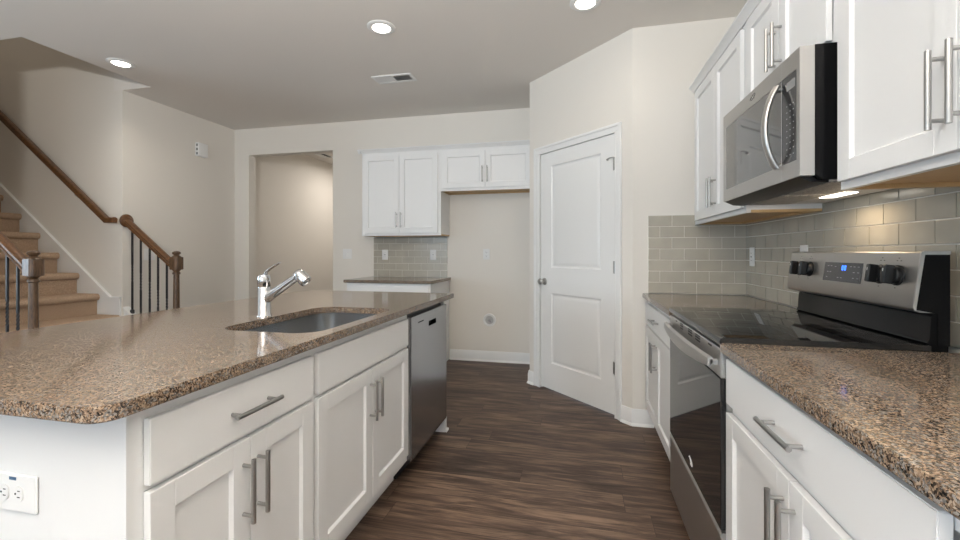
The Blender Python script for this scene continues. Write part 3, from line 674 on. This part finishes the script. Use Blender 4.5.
for y in (2.128, 2.050, 1.618, 1.545):
    z = 1.124; x = cpx(z); nrm = Vector((-math.cos(tilt), 0, math.sin(tilt)))
    m = MB(); c0 = Vector((x, y, z)); m.lathe([(0.031, 0.0), (0.031, 0.004), (0.027, 0.006), (0.026, 0.014), (0.023, 0.017), (0, 0.017)], c0, nrm, n=28)
    m.box(-0.009, 0.009, -0.0285, 0.0285, 0.012, 0.040, 0.003, M=Matrix.Translation(c0) @ nrm.to_track_quat('Z', 'Y').to_matrix().to_4x4())
    k = m.build('knob', BPLAST, bgp)
    m = MB(); m.box(-0.0012, 0.0012, 0.008, 0.017, 0.040, 0.0405, M=Matrix.Translation(c0) @ nrm.to_track_quat('Z', 'Y').to_matrix().to_4x4()); m.build('pointer', WHITEP, k)

# ------------------------------------------------------------------ microwave
MX, MY0, MY1, MZ0, MZ1 = 0.659, 1.500, 2.212, 1.428, 1.8235
t = thing('microwave', 'stainless steel over-the-range microwave hung between the right upper cabinets', 'microwave', (0.87, 1.856, 1.40))
m = MB(); m.prism([(0.700, 1.432), (0.720, 1.414), (1.062, 1.414), (1.062, MZ1 + .002), (0.700, MZ1 + .002)], 'y', MY0, MY1); m.build('body', BLACK, t)
m = MB()
m.box(MX, 0.699, MY0 + .001, MY1, MZ0, 1.481); m.box(MX, 0.699, MY0 + .001, MY1, 1.764, MZ1)
m.box(MX, 0.699, MY0 + .001, 1.521, 1.481, 1.764); m.box(MX, 0.699, 2.178, MY1, 1.481, 1.764)
m.box(MX + 0.006, 0.699, 1.521, 2.178, 1.481, 1.764)
fr = m.build('front_frame', STEEL, t, smooth=0)
m = MB(); m.box(MX + 0.0010, MX + 0.0058, 1.626, 2.177, 1.482, 1.763); m.build('door_window', mat('smoked_window', (0.07, 0.068, 0.066), 0.06, Coat_Weight=0.5, Coat_Roughness=0.02), t)
m = MB(); m.box(MX + 0.0010, MX + 0.0058, 1.522, 1.620, 1.482, 1.763)
for r in range(9):
    for q in range(3): m.box(MX + 0.0007, MX + 0.0012, 1.540 + q * 0.022, 1.546 + q * 0.022, 1.505 + r * 0.020, 1.508 + r * 0.020, mi=1)
kp = m.build('keypad', [UNIT, GREYL], t)
m = MB(); m.box(MX + 0.0004, MX + 0.001, 1.532, 1.588, 1.715, 1.742); m.build('key_display', mat('grey_display', (0.25, 0.25, 0.25), 0.2), kp)
m = MB(); m.box(MX - 0.0002, MX + 0.0002, 1.6215, 1.6240, MZ0, MZ1); m.build('door_seam', mat('seam_grey', (0.5, 0.5, 0.5), 0.4), t)
m = MB(); P = []
for k in range(17):
    s = k / 16; P.append((MX - 0.008 - 0.037 * math.sin(PI * s) ** 0.8, 1.638, 1.750 - 0.276 * s))
m.tube(P, 0.0150, n=18, sc=(1.1, 0.6), up=(-1, 0, 0)); m.cyl((MX + 0.001, 1.638, 1.740), (MX - 0.012, 1.638, 1.740), 0.010); m.cyl((MX + 0.001, 1.638, 1.484), (MX - 0.012, 1.638, 1.484), 0.010)
m.build('handle', STEEL, t, smooth=60)
m = MB(); m.tube([(MX - 0.0004, 1.866 + 0.024 * math.cos(a), 1.7965 + 0.0075 * math.sin(a) - 0.006 * math.cos(a)) for a in [k * PI / 9 for k in range(16)]], 0.0011, n=6); m.tube([(MX - 0.0004, 1.850 + 0.026 * k / 6, 1.7865 + 0.020 * k / 6) for k in range(7)], 0.0012, n=6); m.build('emblem', UNIT, t)
m = MB(); m.prism([(0.664, 1.4275), (0.700, 1.410), (0.745, 1.408), (0.745, 1.4138), (0.7205, 1.4138), (0.7005, 1.4275)], 'y', MY0 + 0.02, MY1 - 0.005); m.build('vent_lip', BPLAST, t)
def mesh_mat():
    m = mat('filter_mesh', (0.3, 0.3, 0.3), 0.6, 0.2); n = nd(m, 'ShaderNodeTexVoronoi', i_Scale=260.0); lk(m, mapped(m, (1, 1, 1)), n.inputs['Vector'])
    r = ramp(m, [(0.2, (0.75, 0.74, 0.72)), (0.6, (0.25, 0.25, 0.25))]); lk(m, n.outputs[0], r.inputs[0]); lk(m, r.outputs[0], m.node_tree.nodes['Principled BSDF'].inputs['Base Color']); return m
FM = mesh_mat()
for (a, b) in ((1.53, 1.84), (1.875, 2.185)):
    m = MB(); m.box(0.755, 0.915, a, b, 1.4085, 1.4117, 0.001); m.build('grease_filter', FM, t)
m = MB(); m.box(0.746, 1.055, MY0 + .012, MY1 - .012, 1.4118, 1.4138); m.build('bottom_plate', mat('grey_steel_plate', (0.72, 0.71, 0.69), 0.5, 0.0), t)
m = MB(); m.box(0.935, 0.985, 1.82, 1.975, 1.409, 1.4117); m.build('lamp_lens', HOODL, t)
l = area('hood_light', (0.96, 1.87, 1.394), (0, math.radians(18), 0), 0.05, 0.14, 1.2, (1.0, 0.76, 0.50)); l.parent = t; l.location = (0.96 - 0.87, 1.87 - 1.856, 0.005)

# ------------------------------------------------------------------ staircase and railings
RISE, RUN, N0X = 0.1985, 0.2555, -3.735
t = thing('staircase', 'carpeted staircase rising to the left behind the railings', 'stairs', (-4.2, 2.74, 0))
for i in range(1, 14):
    xn = N0X - RUN * (i - 1); z = RISE * i; zb = z - RISE
    P = [(xn - 0.034, zb - 0.002), (xn - 0.034, z - 0.066)]
    P += [(xn - 0.030 + 0.030 * math.cos(a), z - 0.032 + 0.032 * math.sin(a)) for a in [-PI / 2 + k * PI / 10 for k in range(11)]]
    P += [(xn - RUN - 0.035, z), (xn - RUN - 0.035, zb - 0.002)]
    if i == 1: P[0] = (P[0][0], 0.0); P[-1] = (P[-1][0], 0.0)
    m = MB(); m.prism(P, 'y', 2.222 if i < 3 else 2.280, YW - 0.018); m.build('step', CARPET, t, smooth=40)
def sk(x): return 0.746 + 0.775 * (-4.377 - x)      # top of the wall skirt
m = MB()
m.prism([(-4.377, sk(-4.377)), (-4.262, sk(-4.377)), (-4.262, 0.35), (-4.5, 0.35), (-7.2, 2.3), (-7.2, sk(-7.2))], 'y', YW - 0.017, YW - 0.001)
m.prism([(-4.377, sk(-4.377)), (-7.2, sk(-7.2)), (-7.2, sk(-7.2) + 0.028), (-4.374, sk(-4.377) + 0.022)], 'y', YW - 0.026, YW - 0.001)
m.box(-4.377, -4.256, YW - 0.026, YW - 0.001, sk(-4.377), sk(-4.377) + 0.022)
struct('trim_5', m, TRIM)
def curb(name, y0, y1, xs, xe):
    m = MB(); zt = lambda x: 0.672 + 0.775 * (-4.249 - x)
    m.prism([(xe, 0), (xs, 0), (xs, max(zt(xs) - 0.02, .05)), (xe, zt(xe) - 0.02)], 'y', y0 + 0.006, y1 - 0.006)
    m.prism([(xs + 0.01, max(zt(xs) - 0.02, .05)), (xs + 0.01, max(zt(xs), .07)), (xe, zt(xe)), (xe, zt(xe) - 0.02)], 'y', y0, y1)
    return m, zt
YR = 3.274
m, ZT_ = curb('c', YW + 0.004, YW + 0.062, -3.60, XL + 0.002); struct('trim_6', m, TRIM)
m, _ = curb('c', 2.147, 2.205, -3.58, -4.325); struct('trim_7', m, TRIM)
def railing(label, x_new, y, x_top, bal, rosette):
    t = thing('stair_railing', label, 'railing', (x_new, y, 0))
    # newel: square block on a turned post, button cap
    m = MB(); b = 0.037
    m.box(x_new - .045, x_new + .045, y - .045, y + .045, 0, 0.34, 0.004)
    m.lathe([(0.040, 0.34), (0.040, 0.36), (0.028, 0.375), (0.038, 0.39), (0.036, 0.42), (0.030, 0.46), (0.026, 0.80), (0.024, 0.985), (0.031, 0.99), (0.033, 1.0), (0.029, 1.008), (0.024, 1.014), (0.036, 1.03), (0.036, 1.035)], (x_new, y, 0), n=24)
    V = [(-1, -1), (1, -1), (1, 1), (-1, 1)]
    m.prism([(x_new + sx * q, y + sy * r) for sx, sy, q, r in ((-1, -1, .044, .032), (-1, -1, .032, .044), (1, -1, .032, .044), (1, -1, .044, .032), (1, 1, .044, .032), (1, 1, .032, .044), (-1, 1, .032, .044), (-1, 1, .044, .032))], 'z', 1.032, 1.150, b=0.004)
    m.lathe([(0.044, 1.148), (0.030, 1.160), (0.022, 1.166), (0.024, 1.172), (0.034, 1.180), (0.036, 1.188), (0.030, 1.198), (0.016, 1.204), (0, 1.206)], (x_new, y, 0), n=24)
    m.build('newel_post', POSTW, t, smooth=40)
    s = 0.757; z0 = 1.092 + 0.757 * 0.04; zr = lambda x: 1.098 + s * (x_new - 0.066 - x)
    m = MB(); xa = x_new - 0.042; 
    prof = [(-0.024, -0.026), (0.024, -0.026), (0.026, -0.012), (0.022, -0.004), (0.030, 0.008), (0.028, 0.020), (0.016, 0.028), (0, 0.031), (-0.016, 0.028), (-0.028, 0.020), (-0.030, 0.008), (-0.022, -0.004), (-0.026, -0.012)]
    prof = [(p * 1.15, q * 1.18) for p, q in prof]
    V = [(xa, y + p, zr(xa) + q) for p, q in prof] + [(x_top, y + p, zr(x_top) + q) for p, q in prof]; n = len(prof)
    m.raw(V, [tuple(range(n)), tuple(range(n, 2 * n))] + [(k, (k + 1) % n, n + (k + 1) % n, n + k) for k in range(n)])
    m.build('handrail', RAILW, t)
    for x in bal:
        m = MB(); zb = ZT_(x); zt = zr(x) - 0.030; w = 0.0065
        def sq(z, a): return [(x + w * 1.414 * math.cos(a + PI / 4 + k * PI / 2), y + w * 1.414 * math.sin(a + PI / 4 + k * PI / 2), z) for k in range(4)]
        zm = 0.5 * (zb + zt) - 0.02; tw = 0.085; Z = [(zb, 0), (zm - tw, 0)] + [(zm - tw + 2 * tw * k / 20, 2 * PI * 1.5 * k / 20) for k in range(1, 21)] + [(zt, 2 * PI * 1.5)]
        V = []; F = []
        for z, a in Z: V += sq(z, a)
        for k in range(len(Z) - 1):
            for q in range(4): F.append((4 * k + q, 4 * k + (q + 1) % 4, 4 * k + 4 + (q + 1) % 4, 4 * k + 4 + q))
        F += [(0, 1, 2, 3), tuple(range(4 * len(Z) - 4, 4 * len(Z)))]
        m.raw(V, F); bl = m.build('baluster', IRON, t, smooth=0)
        m = MB(); m.box(x - 0.015, x + 0.015, y - 0.015, y + 0.015, zb - 0.010, zb + 0.032, 0.006); m.build('shoe', IRON, bl)
    if rosette:
        m = MB(); m.lathe([(0.0, 0.030), (0.030, 0.030), (0.036, 0.024), (0.057, 0.020), (0.063, 0.012), (0.063, 0.0), (0, 0)], (x_top - 0.001, y + 0.0, zr(x_top)), (1, 0, 0), n=28); m.build('rosette', RAILW, t)
    return t
railing('brown stair railing with five black balusters, fixed to the left wall by a round rosette', -3.654, YR, XL + 0.002, [-4.172, -4.070, -3.964, -3.866, -3.764], True)
railing('nearer stair railing at the left picture edge, with greyish newel post', -3.622, 2.176, -4.256, [-3.766, -3.866, -3.968, -4.07, -4.172], False)
t = thing('wall_handrail', 'dark wooden handrail climbing the stair wall at upper left', 'handrail', (-4.4, YW - 0.065, 1.5))
m = MB(); ry = YW - 0.062
prof = [(-0.022, -0.026), (0.022, -0.026), (0.024, -0.010), (0.028, 0.006), (0.024, 0.020), (0.010, 0.028), (-0.010, 0.028), (-0.024, 0.020), (-0.028, 0.006), (-0.024, -0.010)]; n = len(prof)
V = []; F = []
pts = [(-4.262, 1.497), (-4.352, 1.497), (-7.3, 1.497 + 0.787 * 2.948)]
for i, (x, z) in enumerate(pts):
    kx = 0.38 if i == 1 else (0.62 if i == 2 else 0.0)
    V += [(x + kx * q * (-1 if False else 1), ry + p, z + q) for p, q in prof]
for k in range(2):
    for q in range(n): F.append((n * k + q, n * k + (q + 1) % n, n * k + n + (q + 1) % n, n * k + n + q))
F += [tuple(range(n)), tuple(range(2 * n, 3 * n))]
m.raw(V, F); m.build('rail', RAILW, t)
for x in (-4.75, -6.0):
    z = 1.497 + 0.787 * (-4.352 - x); m = MB(); m.tube([(x, YW, z - 0.085), (x, YW - 0.03, z - 0.085), (x, ry, z - 0.060), (x, ry, z - 0.030)], 0.006, n=10); m.lathe([(0, 0.006), (0.022, 0.005), (0.027, 0)], (x, YW, z - 0.085), (0, -1, 0)); m.build('bracket', NICKEL, t)

# ------------------------------------------------------------------ ceiling fixtures
WARM = (1.0, 0.91, 0.78)
def downlight(label, x, y, power):
    t = thing('ceiling_light', label, 'ceiling light', (x, y, H), 0, 'recessed ceiling lights')
    m = MB(); m.lathe([(0.096, 0.0), (0.096, -0.003), (0.088, -0.007), (0.066, -0.010), (0.061, -0.006), (0.061, 0.0)], (x, y, H - 0.0002), n=40); m.build('trim_ring', TRIM, t, smooth=50)
    m = MB(); m.lathe([(0.061, -0.004), (0.058, -0.009), (0.040, -0.012), (0, -0.014)], (x, y, H - 0.0002), n=40); m.build('lens', LENS, t, smooth=50)
    d = bpy.data.lights.new('can_light', 'AREA'); d.shape = 'DISK'; d.size = 0.14; d.energy = power; d.color = WARM; d.spread = math.radians(150)
    o = bpy.data.objects.new('can_light', d); COL.objects.link(o); o.parent = t; o.location = (0, 0, -0.022)
    return t
CANP = 2.2
downlight('lit recessed ceiling light above the island sink, left of the ceiling vent', -1.325, 2.735, CANP)
downlight('lit recessed ceiling light beside the stair opening', -3.652, 2.774, 4.5)
downlight('lit recessed ceiling light cut by the top edge of the picture', 0.040, 2.745, 0.8)
def vent(label, x0, x1, y0, y1):
    cx, cy = (x0 + x1) / 2, (y0 + y1) / 2
    t = thing('ceiling_vent', label, 'vent', (cx, cy, H))
    m = MB(); fr = 0.026
    m.box(x0, x1, y0, y0 + fr, H - 0.008, H - 0.0002, 0.002); m.box(x0, x1, y1 - fr, y1, H - 0.008, H - 0.0002, 0.002); m.box(x0, x0 + fr, y0 + fr, y1 - fr, H - 0.008, H - 0.0002, 0.002); m.box(x1 - fr, x1, y0 + fr, y1 - fr, H - 0.008, H - 0.0002, 0.002)
    m.build('frame', TRIM, t)
    m = MB(); m.box(x0 + fr, x1 - fr, y0 + fr, y1 - fr, H - 0.0012, H - 0.0002); m.build('backing', DARK, t)
    m = MB(); N = int((x1 - x0 - 2 * fr) / 0.013)
    for k in range(N):
        x = x0 + fr + (k + 0.5) * (x1 - x0 - 2 * fr) / N; s = 1 if x > cx else -1
        m.raw([(x - s * 0.005, y0 + fr, H - 0.002), (x + s * 0.006, y0 + fr, H - 0.008), (x + s * 0.006, y1 - fr, H - 0.008), (x - s * 0.005, y1 - fr, H - 0.002)], [(0, 1, 2, 3)])
    m.box(cx - 0.004, cx + 0.004, y0 + fr, y1 - fr, H - 0.008, H - 0.002)
    m.build('louvre', TRIM, t, smooth=0); return t
vent('white rectangular supply vent in the kitchen ceiling before the back wall', -1.785, -1.415, 3.48, 3.645)
vent('white vent in the hallway ceiling seen through the doorway', -4.06, -3.87, 6.0, 6.30)

# ------------------------------------------------------------------ wall plates
def plate(name, label, M, kind, w=0.072, h=0.117, cat='outlet', group=None, sideways=False):
    """M maps local (x right, y out of the wall, z up) to the world"""
    p = M @ Vector((0, 0, 0)); t = thing(name, label, cat, p, 0, group)
    m = MB(); m.box(-w / 2, w / 2, 0.0003, 0.006, -h / 2, h / 2, 0.002, M=M); m.build('cover_plate', PLASTIC, t)
    def recep(cx, cz, rot):
        R = M @ Matrix.Translation((cx, 0, cz)) @ Matrix.Rotation(rot, 4, 'Y')
        m = MB(); m.prism([(0.0165 * math.cos(a), max(-0.0135, min(0.0135, 0.0165 * math.sin(a)))) for a in [k * PI / 14 for k in range(28)]], 'y', 0.005, 0.0085, M=R); r = m.build('receptacle', PLASTIC, t)
        m = MB(); m.box(-0.0075, -0.0055, 0.0085, 0.0088, -0.001, 0.007, M=R); m.box(0.0055, 0.0075, 0.0085, 0.0088, 0.0, 0.007, M=R); m.cyl((0, 0.0083, -0.006), (0, 0.0088, -0.006), 0.0024, M=R, n=10); m.build('slots', DARK, r)
    if kind == 'duplex':
        if sideways: recep(-0.0205, 0, -PI / 2); recep(0.0205, 0, -PI / 2)
        else: recep(0, 0.0195, 0); recep(0, -0.0195, 0)
    elif kind == 'gfci':
        m = MB(); m.box(-0.017, 0.017, 0.005, 0.0085, -0.034, 0.034, 0.001, M=M); r = m.build('receptacle', PLASTIC, t)
        m = MB()
        for s in (-1, 1):
            m.box(-0.0075, -0.0055, 0.0085, 0.0088, s * 0.022 - 0.004, s * 0.022 + 0.004, M=M); m.box(0.0055, 0.0075, 0.0085, 0.0088, s * 0.022 - 0.004, s * 0.022 + 0.004, M=M)
        m.box(-0.009, 0.009, 0.0085, 0.0088, -0.003, 0.003, M=M)
        m.build('slots', DARK, r)
    elif kind.startswith('switch'):
        n_ = int(kind[-1])
        for k in range(n_):
            cx = (k - (n_ - 1) / 2) * 0.046; m = MB(); m.box(cx - 0.0165, cx + 0.0165, 0.005, 0.0075, -0.033, 0.033, 0.001, M=M); m.prism([(0.0075, -0.028), (0.0075, 0.028), (0.0105, 0.0)], 'x', cx - 0.013, cx + 0.013, M=M); m.build('rocker', PLASTIC, t)
    return t
def WMx(x, y, z, rz): return Matrix.Translation((x, y, z)) @ Matrix.Rotation(rz, 4, 'Z')
# local +y out of the wall: facing -Y -> rotate PI; facing -X -> +PI/2; facing +X -> -PI/2
TY = YB - 0.0095
plate('outlet', 'white outlet on the back wall tiles, left of the two there', WMx(-2.183, TY, 1.165, PI), 'gfci')
plate('outlet', 'white outlet on the back wall tiles, right of the two there', WMx(-1.597, TY, 1.165, PI), 'gfci')
plate('outlet', 'white outlet on the painted wall of the fridge recess', WMx(-0.986, YB, 1.172, PI), 'duplex')
plate('light_switch', 'white switch plate between the hall doorway and back wall tiles', WMx(-2.669, YB, 1.175, PI), 'switch2', w=0.118, cat='switch')
TX = XR - 0.0095
plate('outlet', 'white outlet on the right wall tiles by the tiled corner', WMx(TX, 3.015, 1.165, PI / 2), 'gfci')
plate('outlet', 'white outlet just showing above the top of the range back panel', WMx(TX, 2.375, 1.170, PI / 2), 'duplex')
plate('light_switch', 'white switch plate behind the black balusters on the left wall', WMx(XL, 3.505, 1.172, -PI / 2), 'switch2', w=0.118, cat='switch')
t = plate('outlet', 'wide white outlet set sideways in the white island end, low left foreground', WMx(-1.1705, 0.672, 0.685, PI), 'duplex', w=0.138, h=0.079, sideways=True)
m = MB(); m.box(-0.013, 0.007, 0.0060, 0.0066, 0.027, 0.0335, M=WMx(-1.1705, 0.672, 0.685, PI)); m.build('sticker', BLUEP, t)
# round recessed water supply box
t = thing('water_outlet_box', 'round white recessed water valve box low in the fridge recess', 'valve box', (-0.952, YB, 0.40))
vc = (-0.952, YB - 0.0003, 0.452)
m = MB(); m.lathe([(0.046, 0.002), (0.046, 0.008), (0.066, 0.010), (0.070, 0.006), (0.071, 0.0)], vc, (0, -1, 0), n=36); m.build('ring', PLASTIC, t)
m = MB(); m.lathe([(0, 0.001), (0.0455, 0.001), (0.0455, 0.008)], vc, (0, -1, 0), n=36); m.build('recess', mat('recess_grey', (0.5, 0.5, 0.49), 0.5), t)
m = MB(); m.cyl((vc[0] + 0.005, YB - 0.002, 0.450), (vc[0] + 0.005, YB - 0.026, 0.450), 0.013); m.cyl((vc[0] + 0.005, YB - 0.020, 0.450), (vc[0] + 0.026, YB - 0.020, 0.432), 0.007); m.build('valve', CHROME, t)
# chime box
t = thing('door_chime', 'small white box with three holes high on the left wall', 'chime', (XL, 4.095, 2.29))
m = MB(); m.box(XL + 0.0003, XL + 0.052, 4.038, 4.165, 2.290, 2.442, 0.004); b_ = m.build('case', PLASTIC, t)
for z in (2.318, 2.366, 2.414):
    m = MB(); m.box(XL + 0.017, XL + 0.038, 4.0370, 4.0385, z - 0.014, z + 0.014, 0.003); m.build('opening', mat('chime_slot', (0.12, 0.12, 0.12), 0.6) if 'chime_slot' not in bpy.data.materials else bpy.data.materials['chime_slot'], b_)
